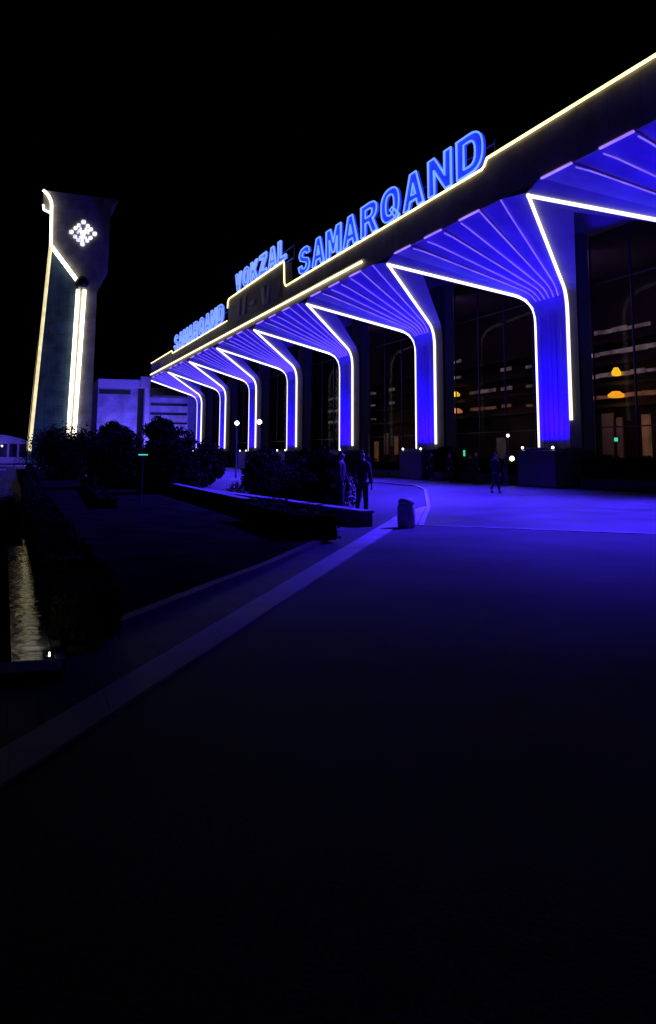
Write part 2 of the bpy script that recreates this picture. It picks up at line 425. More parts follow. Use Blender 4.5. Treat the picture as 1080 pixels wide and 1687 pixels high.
# canopy fascia with stepped top
fm = MB()
Zb, Za, Zl, Zc = 13.03, 15.2, 14.8, 16.93
sil = [(XL, Zb), (XR, Zb), (XR, Za), (4.45, Za), (4.05, Zl), (-28.1, Zl), (-28.4, Zc), (-47.8, Zc), (-48.1, Zl), (-80.05, Zl), (-80.45, Za), (XL, Za)]
fm.extrude([(x, -6.0, z) for x, z in sil], (0, .6, 0)); fm.build('fascia', 'fascia', st)
MB().box((XL, -6.16, 13.64), (-11.0, -6.0, 13.72)).build('fascia_ledge', 'fascia', st)
MB().box((XL, -5.4, 13.25), (XR, 10.5, 13.9)).build('roof', 'concrete', st)
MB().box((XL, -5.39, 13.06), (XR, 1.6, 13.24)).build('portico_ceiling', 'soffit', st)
MB().tube([(XL, -6.12, 13.5), (-55, -6.12, 13.5), (-11.3, -6.12, 13.5)], .07, 6).build('led_lower_line', 'led_bottom', st)
rr = .062
P = [(XL, -6.05, Za+.06), (-80.5, -6.05, Za+.06), (-80.05, -6.05, Zl+.07), (-48.3, -6.05, Zl+.07)]
MB().tube(P, rr, 6).build('led_roof_line', 'led_yellow', st)
P = [(-48.0, -6.1, 16.1), (-47.9, -6.1, 16.7), (-47.55, -6.08, 17.), (-28.5, -6.08, 17.0), (-28.35, -6.08, 16.7), (-28.2, -6.08, 15.15), (-27.9, -6.06, 14.87), (3.9, -6.06, 14.87), (4.15, -6.06, 14.98), (4.4, -6.06, 15.26), (XR, -6.06, 15.27)]
MB().tube(P, rr, 6).build('led_roof_line', 'led_yellow', st)
# middle panel with worn relief figures
MB().box((-47.0, -6.06, 14.15), (-29.2, -6.003, 16.1)).build('centre_panel', 'darkpanel', st)
for a in ([(-43.4, 14.7), (-43.0, 14.7), (-43.0, 16.2), (-43.4, 16.2)], [(-41.5, 14.5), (-40.8, 14.5), (-40.6, 16.2), (-41.3, 16.2)],
          [(-38.9, 14.9), (-37.2, 14.9), (-37.2, 15.25), (-38.9, 15.25)], [(-35.1, 15.9), (-34.5, 16.0), (-33.6, 14.3), (-34.2, 14.3)], [(-33.4, 14.3), (-33.0, 14.3), (-32.2, 15.9), (-32.7, 15.9)]):
    MB().extrude([(x, -6.22, z) for x, z in a], (0, .14, 0)).build('relief_figure', 'glyph', st)
MB().box((-32.0, -6.14, 14.3), (-29.5, -6.062, 15.75)).build('relief_plate', 'darkpanel', st)

# rear pilasters and arched frames behind the fans, glazing, hall inside
for i in range(-1, 7):
    x = -i*W
    MB().box((x-1.15, .98, 0.043), (x+1.15, 1.62, 13.05)).build('pilaster', 'pilaster', st)
glz = MB()
for i in range(-1, 8):
    x0 = -i*W+1.2 if i < 7 else XL; x1 = -(i-1)*W-1.2
    if i == -1: x1 = XR
    if i == 7: x1 = -6*W-1.2
    else: x0 = -i*W+1.2
    glz = MB(); glz.box((max(x0, XL), 1.76, .12), (min(x1, XR), 1.79, 12.9)); glz.build('glass_wall', 'glass', st)
    fr = MB(); a, b2 = max(x0, XL), min(x1, XR); nn = max(2, round((b2-a)/3.1))
    for j in range(nn+1):
        xx = a+(b2-a)*j/nn; fr.box((xx-.03, 1.66, .09), (xx+.03, 1.75, 12.9))
    for z in (.16, 3.0, 10.3):
        fr.box((a, 1.68, z-.03), (b2, 1.745, z+.03))
    fr.build('glazing_frame', 'mullion', st)
MB().box((XL, 10.3, .09), (XR, 10.7, 13.2)).build('hall_rear_wall', 'hall', st)
MB().box((XL-.4, -.2, .09), (XL, 10.7, 13.25)).build('end_wall', 'concrete', st)
MB().box((XR, -.2, .09), (XR+.4, 10.7, 13.25)).build('end_wall', 'concrete', st)
for z in (4.7, 6.05, 7.4, 8.8):
    MB().box((XL, 9.2, z-.1), (XR, 10.28, z+.12)).build('reflection_ledge', 'hall', st)  # ledges added behind the strips that stand for reflected windows
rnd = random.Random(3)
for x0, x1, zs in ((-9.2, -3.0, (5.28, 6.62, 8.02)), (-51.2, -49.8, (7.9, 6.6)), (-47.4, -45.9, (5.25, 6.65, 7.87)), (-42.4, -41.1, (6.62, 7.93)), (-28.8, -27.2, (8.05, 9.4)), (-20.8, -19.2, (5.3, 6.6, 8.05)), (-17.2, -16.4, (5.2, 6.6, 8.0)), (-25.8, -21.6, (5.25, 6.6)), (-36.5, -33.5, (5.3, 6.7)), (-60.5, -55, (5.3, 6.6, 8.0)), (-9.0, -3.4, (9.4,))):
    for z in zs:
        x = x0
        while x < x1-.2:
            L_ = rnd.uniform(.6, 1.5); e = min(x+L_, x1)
            MB().box((x, 9.08, z-.09-rnd.uniform(0, .06)), (e-.1, 9.19, z+.09+rnd.uniform(-.03, .08))).build('gallery_window', 'dim' if z > 6 or x0 < -26 else 'dimwarm', st)  # glowing strips stand for reflections of lit windows across the plaza
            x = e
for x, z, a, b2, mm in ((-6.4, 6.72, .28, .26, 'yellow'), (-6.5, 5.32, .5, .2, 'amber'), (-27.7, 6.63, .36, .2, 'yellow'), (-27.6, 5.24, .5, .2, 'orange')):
    MB().lathe([(a*.5, -b2), (a, -b2*.8), (a, 0), (a*.45, b2)], (x, 8.8, z), 12).build('gallery_lamp', mm, st)  # glowing shapes stand for orange windows reflected in the glass
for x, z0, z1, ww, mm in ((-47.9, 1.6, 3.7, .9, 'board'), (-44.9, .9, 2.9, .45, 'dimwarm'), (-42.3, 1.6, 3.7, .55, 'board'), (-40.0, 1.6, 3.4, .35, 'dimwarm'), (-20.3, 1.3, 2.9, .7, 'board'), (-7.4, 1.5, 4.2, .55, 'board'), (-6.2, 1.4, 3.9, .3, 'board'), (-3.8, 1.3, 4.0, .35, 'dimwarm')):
    MB().box((x-ww, 8.7, z0), (x+ww, 8.85, z1)).build('reflection_panel', mm, st, bevel=.03)  # upright panels stand for brown and pale reflections in the glass
lamp('AREA', 'hall_glow', (-6, 6, 4.6), (-6, 9.5, 2.2), 26, (1, .5, .3), st, size=2.5)  # added warm light for the panels, as the two below; no fixture
lamp('AREA', 'hall_glow', (-43, 6, 4.6), (-43, 9.5, 2.2), 45, (1, .55, .42), st, size=2.5)
lamp('AREA', 'hall_glow', (-20, 6, 4.6), (-20, 9.5, 2.2), 28, (1, .75, .75), st, size=1.5)

for x in (-52, -36, -21, -5):
    lamp('AREA', 'hall_fill', (x, 3.2, 11.5), (x, 10, 7), 60, (.75, .35, 1.), st, size=4)  # added violet fill to lift the dark hall, no fixture
# small green exit signs and lamps fixed to the glazing
for x, z, sx, sz in ((-33.0, 1.62, .4, .17), (-12.6, 1.72, .14, .22), (3.0, 2.38, .16, .12)):
    s_ = empty('exit_sign', (x, 1.5, z))
    tag(s_, {-33.0: 'small green light low in the glazing left of the second big column', -12.6: 'narrow green light beside the person silhouette in the glazing', 3.0: 'green light in the glazing right of the nearest fan column'}[x], 'sign', 'green signs on the station glazing')
    MB().box((x-sx, 1.52, z-sz), (x+sx, 1.6, z+sz)).build('sign_housing', 'mullion', s_)
    MB().box((x-sx+.03, 1.49, z-sz+.03), (x+sx-.03, 1.515, z+sz-.03)).build('sign_face', 'green', s_)
for (x, y, z, r), lb in (((-5.85, .75, 2.72, .08), 'upper white lamp left of the nearest fan column'), ((-4.55, .2, 1.42, .13), 'lower bright white lamp beside the nearest pedestal')):
    s_ = empty('wall_lamp', (x, y, z)); tag(s_, lb, 'lamp', 'white lamps at the foot of the columns')
    MB().lathe([(r*.3, -r), (r*.9, -r*.5), (r, 0), (r*.8, r*.6), (r*.2, r)], (x, y, z), 12).build('lamp_globe', 'whitelamp', s_, smooth=True)
    MB().tube([(x, y, z-r), (x, y, .09)], .04, 6).build('post', 'pole', s_)

# ------------------------------------------------------------------ roof lettering
def arc(cx, cy, rx, ry, a0, a1, n=7, p=.8):
    out = []
    for i in range(n):
        t = math.radians(a0+(a1-a0)*i/(n-1)); c, q = math.cos(t), math.sin(t)
        out.append((cx+rx*math.copysign(abs(c)**p, c), cy+ry*math.copysign(abs(q)**p, q)))
    return out
GL = {
 'V': ([(0, 1), (.3, 1), (.5, .38), (.7, 1), (1, 1), (.65, 0), (.35, 0)], []),
 'A': ([(0, 0), (.35, 1), (.65, 1), (1, 0), (.72, 0), (.655, .2), (.345, .2), (.28, 0)], [[(.4, .37), (.6, .37), (.5, .70)]]),
 'M': ([(0, 0), (0, 1), (.3, 1), (.5, .48), (.7, 1), (1, 1), (1, 0), (.76, 0), (.76, .6), (.58, .12), (.42, .12), (.24, .6), (.24, 0)], []),
 'N': ([(0, 0), (0, 1), (.28, 1), (.73, .38), (.73, 1), (1, 1), (1, 0), (.74, 0), (.27, .64), (.27, 0)], []),
 'D': ([(0, 0), (0, 1)]+arc(.5, .5, .5, .5, 90, -90, 13), [[(.28, .82), (.28, .18)]+arc(.48, .5, .24, .32, -90, 90, 9)]),
 'K': ([(0, 0), (0, 1), (.27, 1), (.27, .6), (.67, 1), (1, 1), (.54, .55), (1, 0), (.67, 0), (.37, .38), (.27, .28), (.27, 0)], []),
 'Z': ([(0, 0), (0, .2), (.62, .82), (.04, .82), (.04, 1), (.97, 1), (.97, .8), (.36, .18), (1, .18), (1, 0)], []),
 'L': ([(0, 0), (0, 1), (.29, 1), (.29, .18), (.95, .18), (.95, 0)], []),
 'O': (arc(.5, .5, .5, .5, 0, 345, 24), [arc(.5, .5, .23, .32, 360, 20, 18)]),
 'R': ([(0, 0), (0, 1), (.58, 1), (.83, .95), (.96, .83), (.97, .68), (.9, .53), (.73, .44), (1, 0), (.7, 0), (.47, .4), (.27, .4), (.27, 0)],
       [[(.27, .82), (.56, .82), (.68, .77), (.69, .64), (.58, .57), (.27, .57)]]),
 'S': ([(.97, .72), (.93, .88), (.76, .98), (.5, 1.0), (.22, .97), (.06, .85), (.03, .70), (.14, .55), (.48, .44), (.66, .38), (.7, .29), (.64, .2), (.48, .165), (.34, .2), (.28, .33), (0, .31), (.06, .12), (.24, .02), (.5, 0), (.8, .04), (.96, .16), (.98, .32), (.86, .5), (.52, .6), (.36, .65), (.31, .72), (.37, .8), (.5, .835), (.64, .8), (.7, .71)], []),
}
def glyph_objs(ch, x0, wd, z0, ht, y, face, line, parent, tr):
    outer, holes = GL['O' if ch == 'Q' else ch]; loops = [outer]+holes
    W3 = lambda q, yy: Vector((x0+q[0]*wd, yy, z0+q[1]*ht))
    bm = bmesh.new(); es = []
    for lp in loops:
        vs = [bm.verts.new(W3(q, y)) for q in lp]
        for i in range(len(vs)): es.append(bm.edges.new((vs[i], vs[(i+1) % len(vs)])))
    bmesh.ops.triangle_fill(bm, use_beauty=True, edges=es)
    fcs = list(bm.faces)
    for lp in loops:
        for i in range(len(lp)):
            p, q = lp[i], lp[(i+1) % len(lp)]
            bm.faces.new([bm.verts.new(v) for v in (W3(p, y), W3(q, y), W3(q, y+.14), W3(p, y+.14))])
    if ch == 'Q':
        tl = [(.50, .34), (.64, .40), (1.02, .04), (.86, -.03)]; va = [bm.verts.new(W3(q, y-.02)) for q in tl]; vb = [bm.verts.new(W3(q, y+.1)) for q in tl]
        bm.faces.new(va)
        for i in range(4): bm.faces.new([va[i], va[(i+1) % 4], vb[(i+1) % 4], vb[i]])
        loops = loops+[tl]
    me = bpy.data.meshes.new('letter'); bm.to_mesh(me); bm.free(); me.materials.append(MT[face])
    fo = bpy.data.objects.new('letter', me); col.objects.link(fo); fo.parent = parent; fo.matrix_parent_inverse = Matrix.Translation(-parent.location)
    mb = MB()
    for k_, lp in enumerate(loops):
        mb.tube([W3(q, y-.04) for q in lp], tr, 6, closed=True)
    ln = mb.build('neon_outline', line, None); ln.parent = fo; ln.matrix_parent_inverse = Matrix.Identity(4)
    return fo

def sign(text, x0, pitch, wd, z0, ht, label, face, line, tr, brace=True):
    root = empty('roof_sign', (x0, -6.0, z0)); tag(root, label, 'sign', 'blue lettering on the station roof')
    for k_, ch in enumerate(text):
        w_ = wd*(1.12 if ch in 'M' else 1.)
        glyph_objs(ch, x0+k_*pitch-(w_-wd)/2, w_, z0, ht, -6.1, face, line, root, tr)
    L_ = pitch*(len(text)-1)+wd
    fr = MB(); fr.box((x0-.2, -5.6, z0-.05), (x0+L_+.2, -5.5, z0+.05)); fr.box((x0-.2, -5.6, z0+ht*.55), (x0+L_+.2, -5.52, z0+ht*.55+.06))
    for k_ in range(len(text)+1): fr.box((x0+k_*L_/len(text)-.04, -5.49, z0-.12), (x0+k_*L_/len(text)+.04, -5.42, z0+ht*.7))
    fr.build('support_frame', 'pole', root)
    return root
sign('SAMARQAND', -24.2, 3.22, 2.6, 14.98, 1.95, 'large blue SAMARQAND letters on the near half of the roof', 'letter', 'letter_line', .05)
sign('VOKZAL', -44.6, 2.95, 2.3, 17.1, 1.75, 'blue VOKZAL letters on the raised middle block of the roof', 'letter_pale', 'letter_line_pale', .06)
sign('SAMARQAND', -78.2, 3.23, 2.6, 14.98, 1.95, 'blue SAMARQAND letters on the far half of the roof', 'letter_pale', 'letter_line_pale', .06)

# ------------------------------------------------------------------ clock tower
TX = -90
tw = empty('clock_tower', (TX, -19, 0))
tag(tw, 'tall grey clock tower with flared top and vertical lines of light', 'tower')
def yl(z): return -23.2+(z-2)/28*1.35
# right hand grey leg and its head, dark glass infill
body = [(-18.25, 0), (-15.3, 0), (-15.3, 24.3), (-13.9, 27.1), (-13.9, 36.3), (-13.6, 37.1), (-12.75, 38.0), (-23.25, 38.35), (-22.75, 37.2), (-22.0, 36.1), (-21.8, 30.4), (-17.9, 25.1)]
MB().extrude([(TX, y, z) for y, z in body], (-9, 0, 0)).build('tower_body', 'towergrey', tw)
MB().extrude([(TX-.35, yl(0), 0), (TX-.35, -18.22, 0), (TX-.35, -17.86, 25.1), (TX-.35, -21.75, 30.3)], (-8.2, 0, 0)).build('glass_shaft', 'towerglass', tw)
MB().extrude([(TX+.1, yl(0)-.25, 0), (TX+.1, yl(0)+.15, 0), (TX+.1, -21.7, 30.4), (TX+.1, -22.1, 30.4)], (-9.2, 0, 0)).build('edge_pier', 'towergrey', tw)
for dx, mm, rr_ in ((.28, 'led_tower_edge', .23), (-9.0, 'led_tower_edge', .18)):
    MB().tube([(TX+dx, yl(1.9)-.1, 1.9), (TX+dx, -21.9, 30.4)], rr_, 6).build('led_line', mm, tw)
MB().tube([(TX+.25, -21.9, 30.4), (TX+.25, -22.05, 35.9)]+bez((TX+.25, -22.05, 36.1), (TX+.25, -22.1, 37.4), (TX+.25, -23.3, 38.3), 7), .19, 8).build('led_line', 'led_tower', tw)
MB().tube([(TX+.25, -22.05, 35.0), (TX+.25, -23.1, 35.5), (TX+.25, -23.2, 36.2)], .13, 6).build('led_line', 'led_tower', tw)
MB().extrude([(TX+.05, -22.02, 34.9), (TX+.05, -23.15, 35.4), (TX+.05, -23.25, 38.2), (TX+.05, -22.4, 37.3)], (-.6, 0, 0)).build('side_bracket', 'towergrey', tw)
MB().tube([(TX+.25, -21.8, 30.3), (TX+.25, -18.15, 25.7)], .27, 8).build('led_line', 'led_tower', tw)
for ya, yb in ((-18.35, -17.93), (-17.55, -17.05)):
    MB().tube([(TX+.2, ya, 3.7), (TX+.2, yb, 24.4)], .25, 8).build('led_line', 'led_tower', tw)
cap = MB().lathe([(.3, -.9), (.8, -.5), (.95, 0), (.8, .5), (.3, .9)], (TX+.3, -17.45, 25.4), 14); cap.build('dark_cap', 'shadowslot', tw, smooth=True)
for y_, z_ in ((-18.6, 3.2), (-17.8, 3.1), (-18.3, 2.3), (-17.8, 1.7)):
    MB().lathe([(.05, -.2), (.2, 0), (.05, .2)], (TX+.5, y_, z_), 8).build('base_lamp', 'whitelamp', tw)
lamp('AREA', 'tower_floodlight', (TX+7, -21.5, .4), (TX, -20, 7), 260, (.12, .22, 1.), tw, size=1.5)
# clock: a ring of light points and two hands
ck = bpy.data.objects.new('clock', None); col.objects.link(ck); ck.parent = tw; ck.matrix_parent_inverse = Matrix.Translation(-tw.location)
def put(mb, name, mm):
    o = mb.build(name, mm); o.parent = ck
clx, cly, clz = TX+.12, -17.6, 32.6
for h in range(12):
    a = h*math.pi/6; R_ = 1.6 if h % 3 == 0 else 1.22; q = .3 if h % 3 == 0 else .26
    y_, z_ = cly+math.sin(a)*R_, clz+math.cos(a)*R_
    b2 = MB(); b2.extrude([(clx, y_+dy*q, z_+dz*q) for dy, dz in ((-1, -.55), (-.55, -1), (.55, -1), (1, -.55), (1, .55), (.55, 1), (-.55, 1), (-1, .55))], (.12, 0, 0)); put(b2, 'hour_mark', 'clockled')
for h in range(6):
    a = (h+.5)*math.pi/3; y_, z_ = cly+math.sin(a)*.72, clz+math.cos(a)*.72
    b2 = MB(); b2.extrude([(clx, y_+dy*.15, z_+dz*.15) for dy, dz in ((-1, -.55), (-.55, -1), (.55, -1), (1, -.55), (1, .55), (.55, 1), (-.55, 1), (-1, .55))], (.1, 0, 0)); put(b2, 'inner_mark', 'clockled')
def hand(a, L_, wd):
    d = Vector((0, math.sin(a), math.cos(a))); s_ = Vector((0, d.z, -d.y))*wd; c = Vector((clx, cly, clz))
    b2 = MB(); b2.extrude([c-d*.35-s_, c-d*.35+s_, c+d*L_+s_*.5, c+d*L_-s_*.5], (.16, 0, 0)); put(b2, 'clock_hand', 'clockled')
hand(math.radians(184), 1.35, .34); hand(math.radians(62), 1.0, .36); hand(math.radians(300), .8, .26)

# ------------------------------------------------------------------ wing building beyond the end of the station
wg = empty('wing_building', (-104, -9, 0)); tag(wg, 'low side building lit blue between the clock tower and the station', 'building')
MB().box((-112, -13.3, 0), (-104, -7.2, 11.8)).build('wall', 'wing', wg)
MB().box((-112, -13.35, 11.8), (-103.8, -6.9, 13.05)).build('parapet', 'wingband', wg)
MB().box((-103.99, -13.15, 10.75), (-103.93, -8.35, 11.45)).build('window_band', 'shadowslot', wg)
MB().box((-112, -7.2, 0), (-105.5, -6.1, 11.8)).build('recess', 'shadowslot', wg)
MB().box((-112, -6.85, 11.8), (-103.5, -5.35, 13.6)).build('parapet', 'wingband', wg)
MB().box((-112, -6.1, 0), (-103.9, -5.4, 11.8)).build('corner_pier', 'wingband', wg)
MB().box((-112, -5.38, 0), (-104, 6, 11.9)).build('wall', 'wing', wg)
for z0, z1 in ((9.1, 9.45), (7.65, 7.98), (6.2, 6.5), (4.75, 5.1)):
    MB().box((-103.99, -5.2, z0), (-103.94, 5, z1)).build('window_band', 'shadowslot', wg)
MB().box((-104.0, -5.3, 10.35), (-99.2, 5, 10.5)).build('canopy_slab', 'shadowslot', wg)
MB().box((-103.98, -5.3, 10.5), (-103.9, 5, 11.8)).build('upper_shade_band', 'shadowslot', wg)  # near-black sheet painted for the shade at the top of the wall
lamp('AREA', 'wing_floodlight', (-95, -13.5, .4), (-104, -10, 6.5), 3200, (.07, .045, 1.), wg, size=3)
lamp('AREA', 'wing_floodlight', (-100.3, -3, .4), (-104, -2, 6), 1300, (.16, .12, 1.), wg, size=2)
for y_, z_ in ((-11.3, 5.2),):
    s_ = empty('wall_lamp', (-103.7, y_, z_)); tag(s_, 'white lamp glowing behind the round tree by the blue side building', 'lamp')
    MB().lathe([(.08, -.35), (.3, -.1), (.33, .1), (.1, .35)], (-103.4, y_, z_), 12).build('lamp_globe', 'whitelamp', s_)
    MB().box((-104, y_-.08, z_-.08), (-103.6, y_+.08, z_+.08)).build('bracket', 'pole', s_)

# ------------------------------------------------------------------ arcade pavilion far left
av = empty('arcade_pavilion', (-120, -28, 0)); tag(av, 'low white arcade with a shallow curved roof left of the tower', 'building')
roof = [(-36, 3.4)]+[(-36+i*1.7, 3.4+1.35*math.sin(math.pi*i/8.2)) for i in range(1, 8)]+[(-22.4, 3.4), (-22.4, 3.15), (-36, 3.15)]
MB().extrude([(-118.6, y, z) for y, z in roof], (-7, 0, 0)).build('roof', 'arcade', av)
MB().box((-125, -36, 0), (-118.5, -22.4, .95)).build('plinth', 'arcade', av)
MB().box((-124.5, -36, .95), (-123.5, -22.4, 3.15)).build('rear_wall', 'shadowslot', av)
for i in range(9):
    y_ = -35.2+i*1.55
    MB().box((-119.6, y_-.16, .95), (-119.2, y_+.16, 3.15)).build('pillar', 'arcade', av)
MB().lathe([(.05, -.2), (.22, 0), (.05, .2)], (-118.4, -26.9, 2.75), 10).build('lantern', 'walllamp', av)
lamp('AREA', 'arcade_floodlight', (-108, -29, .3), (-120, -28, 2), 900, (.10, .07, 1.), av, size=2)

# ------------------------------------------------------------------ garden walls, hedges
def garden_wall(a, b2, wd, h, label, cope=True):
    a = Vector((*a, 0)); b2 = Vector((*b2, 0)); d = (b2-a).normalized(); q = Vector((-d.y, d.x, 0))*wd/2
    root = empty('garden_wall', tuple((a+b2)/2)); tag(root, label, 'wall', 'low garden walls beside the plaza')
    def pr(e, z0, z1, nm, mm):
        q2 = q*(1+e/wd*2); aa, bb = a-d*e, b2+d*e
        MB().prism([tuple((aa+q2)[:2]), tuple((aa-q2)[:2]), tuple((bb-q2)[:2]), tuple((bb+q2)[:2])], z0, z1).build(nm, mm, root, bevel=.012)
    pr(0, -.046, h, 'wall_body', 'wallstone'); pr(.03, h, h+.06, 'coping', 'coping')
garden_wall((3, -19.75), (20.3, -18.5), .3, .26, 'short dark garden wall behind, ending by the litter bin')
garden_wall((1, -20.02), (22.9, -20.5), .22, .38, 'long low garden wall with pale coping beside the lawn')
def hedge(pts, wd, h, label, name='hedge', dens=420, group=None, leaf=.055, z0=0., mm='hedge'):
    rnd = random.Random(len(label)*7+int(h*100)); root = empty(name, (*pts[0], 0)); tag(root, label, 'hedge', group)
    core = MB(); lf = MB(); lf.raw = True
    for a, b2 in zip(pts, pts[1:]):
        a = Vector((*a, 0)); b2 = Vector((*b2, 0)); d = (b2-a); L_ = d.length; d.normalize(); q = Vector((-d.y, d.x, 0))
        k_ = .86
        core.prism([tuple((a+q*wd/2*k_)[:2]), tuple((a-q*wd/2*k_)[:2]), tuple((b2-q*wd/2*k_)[:2]), tuple((b2+q*wd/2*k_)[:2])], z0, z0+h*.94)
        def fn(r, a=a, d=d, q=q, L_=L_):
            t = r.uniform(-.03, 1.0)*L_; side = r.random()
            bumpy = .05*math.sin(t*2.3)+.03*math.sin(t*7.1)
            if side > .93: return a+d*(L_*1.0+r.uniform(0, .04))+q*r.uniform(-.5, .5)*wd+Vector((0, 0, z0+r.uniform(.02, h)))
            if side < .45: return a+d*t+q*r.uniform(-.5, .5)*wd+Vector((0, 0, z0+h+bumpy+r.gauss(0, .02)))
            return a+d*t+q*(r.choice((-.5, .5))*(wd+bumpy)+r.gauss(0, .02))+Vector((0, 0, z0+r.uniform(.03, h)))
        lf.leaves(int(dens*2.2*min(L_, 14)), fn, leaf*(1 if L_ < 15 else 1.7), rnd)
    core.build('hedge_body', mm, root); lf.build('leaves', mm, root)
hedge([(19.0, -20.75), (23.7, -20.85)], .85, .5, 'dark clipped hedge block at the corner of the lawn', dens=500)
hedge([(-62, -23.9), (8, -25.55), (31.8, -25.75)], .55, .42, 'long low hedge between the pool and the lawn', dens=230)
hedge([(-6, -22.6), (13, -23.6)], .5, .3, 'faint low hedge line crossing the dark lawn', dens=140)
# planters with clipped shrubs standing between the columns
def planter(x0, x1, y, h, label):
    root = empty('shrub_planter', ((x0+x1)/2, y, .09)); tag(root, label, 'planter', 'dark shrub planters between the station columns')
    MB().box((x0, y-.55, 0.043), (x1, y+.55, .55)).build('planter_box', 'pedestal', root, bevel=.03)
    rnd = random.Random(int(x0*31) & 255); lf = MB(); lf.raw = True
    c = MB(); c.box((x0+.08, y-.45, .5), (x1-.08, y+.45, h-.12)); c.build('shrub_body', 'leaf', root)
    def fn(r):
        x = r.uniform(x0, x1); bz = .10*math.sin(x*2.1)+.07*math.sin(x*5.3+1)
        if r.random() < .4: return (x, y+r.uniform(-.5, .5), h+bz+r.gauss(0, .05))
        return (x, y+r.choice((-.5, .5))+r.gauss(0, .05), r.uniform(.5, h))
    lf.leaves(int(520*(x1-x0)), fn, .13, rnd); lf.build('shrub_leaves', 'leaf', root)
planter(2.4, 12.9, .35, 1.42, 'long dark shrub planter right of the nearest pedestal')
planter(-13.0, -10.9, -.3, 1.9, 'tall dark shrub planter right of the second pedestal')
planter(-10.6, -2.2, .35, 1.2, 'low dark shrub planter left of the nearest pedestal')
planter(-28.2, -25.6, .35, 1.1, 'dark shrub planter right of the third pedestal')
planter(-24.5, -17.4, .35, .9, 'low shrub planter left of the second pedestal')
planter(-43.5, -32.5, .35, 1.2, 'dark shrub planter left of the third pedestal')

# ------------------------------------------------------------------ trees and bushes
def crown_tree(x, y, h, rx, label, trunk=.25, kind='round_tree', seed=1, group='dark trees in the garden', n=11000, base=.28, leaf=.15):
    rnd = random.Random(seed); root = empty(kind, (x, y, 0)); tag(root, label, 'tree', group)
    z0 = h*base
    tr = MB(); tr.tube([(x, y, -.05), (x+.05, y, z0*.6), (x-.04, y+.03, h*.55), (x, y, h*.8)], .1, 8, rads=[.02+h*.032, h*.025, h*.018, h*.006])
    for a in range(7):
        t = rnd.uniform(0, 6.28); zz = h*rnd.uniform(base*.8, .65)
        tr.tube([(x, y, zz), (x+math.cos(t)*rx*.35, y+math.sin(t)*rx*.35, zz+h*.1), (x+math.cos(t)*rx*.75, y+math.sin(t)*rx*.75, zz+h*.17)], .05, 5, rads=[h*.012, h*.008, h*.003])
    tr.build('trunk', 'bark', root)
    lumps = []
    for _ in range(40):
        u = rnd.uniform(0, 1); zz = z0+(h-z0)*u
        prof = (math.sin(math.pi*min(1, .12+u*.88))**.6 if kind != 'conifer_tree' else (1-u)**.8+.05)
        t = rnd.uniform(0, 6.28); R_ = rx*prof*rnd.uniform(.35, .8)
        lumps.append((Vector((x+math.cos(t)*R_, y+math.sin(t)*R_, zz)), rx*rnd.uniform(.25, .42)*(1 if kind != 'conifer_tree' else .25+.75*prof)))
    def fn(r):
        c, q = r.choice(lumps); v = Vector((r.gauss(0, 1), r.gauss(0, 1), r.gauss(0, 1))).normalized()
        return c+v*q*r.uniform(.55, 1.05)
    lf = MB(); lf.raw = True; lf.leaves(n, fn, leaf*max(1, h/3.2), rnd); lf.build('crown', 'leaf', root)
crown_tree(-14.6, -17.75, 3.55, 1.2, 'round dark tree before the station end, left of the column lights', seed=2)
crown_tree(-34, -18.4, 3.9, 1.8, 'dark bushy tree in front of the blue side building', seed=3)
crown_tree(-27, -19.5, 2.6, 2.6, 'broad low dark tree left of the blue side building', seed=4, base=.1)
crown_tree(-5.5, -18.2, 2.4, 1.7, 'low dark tree over the green light strip', seed=5, base=.05)
crown_tree(-6.5, -16.6, 2.0, 1.05, 'small rounded dark tree at the foot of the farthest columns', seed=6, base=.05)
crown_tree(2.5, -20.2, 1.75, 1.7, 'wide dark bush at the far edge of the lawn', seed=7, base=.0, kind='garden_bush')
crown_tree(-3, -21.3, 2.0, 2.2, 'wide dark bush under the right corner of the tower', seed=8, base=.0, kind='garden_bush')
crown_tree(-18, -22.3, 2.6, 2.8, 'broad dark bush under the left edge of the tower', seed=9, base=.0, kind='garden_bush')
crown_tree(-60, -21.4, 3.4, 4.2, 'far dark bush at the very foot of the tower', seed=10, base=.0, kind='garden_bush', leaf=.2)
crown_tree(8.8, -17.4, 1.0, 1.35, 'low spreading bush left of the standing couple', seed=11, base=.0, kind='garden_bush', leaf=.09, n=16000)
crown_tree(11.6, -16.9, 1.1, 1.5, 'low spreading bush behind the standing couple', seed=12, base=.0, kind='garden_bush', leaf=.09, n=16000)
crown_tree(13.4, -17.1, 1.6, .75, 'upright dark bush just left of the standing couple', seed=13, base=.0, kind='garden_bush', leaf=.09, n=20000)
crown_tree(3.6, -14.6, 1.8, .8, 'narrow dark conifer between the second and third far columns', seed=14, base=.0, kind='conifer_tree', leaf=.09)
crown_tree(-3.6, -14.4, 2.0, .95, 'narrow dark conifer in front of the middle columns', seed=15, base=.0, kind='conifer_tree', leaf=.09)
crown_tree(7.9, -18.6, .55, .4, 'tiny round shrub on the pale garden paving', seed=16, base=.0, kind='garden_bush', leaf=.05, n=1500)
crown_tree(2.1, -18.7, .5, .35, 'tiny round shrub near the low garden wall end', seed=17, base=.0, kind='garden_bush', leaf=.05, n=1500)
crown_tree(-1.5, -14.9, 1.5, 1.2, 'rounded dark bush under the two globe lamps', seed=18, base=.0, kind='garden_bush')

# green light strip on a low stand among the trees
s_ = empty('garden_light', (10.23, -22.25, 0)); tag(s_, 'small green light glowing among the dark trees', 'lamp')
MB().box((10.2, -22.40, 1.545), (10.25, -22.1, 1.585)).build('light_tube', 'green', s_)
MB().tube([(10.23, -22.25, 0), (10.23, -22.25, 1.545)], .008, 6).build('post', 'pole', s_)
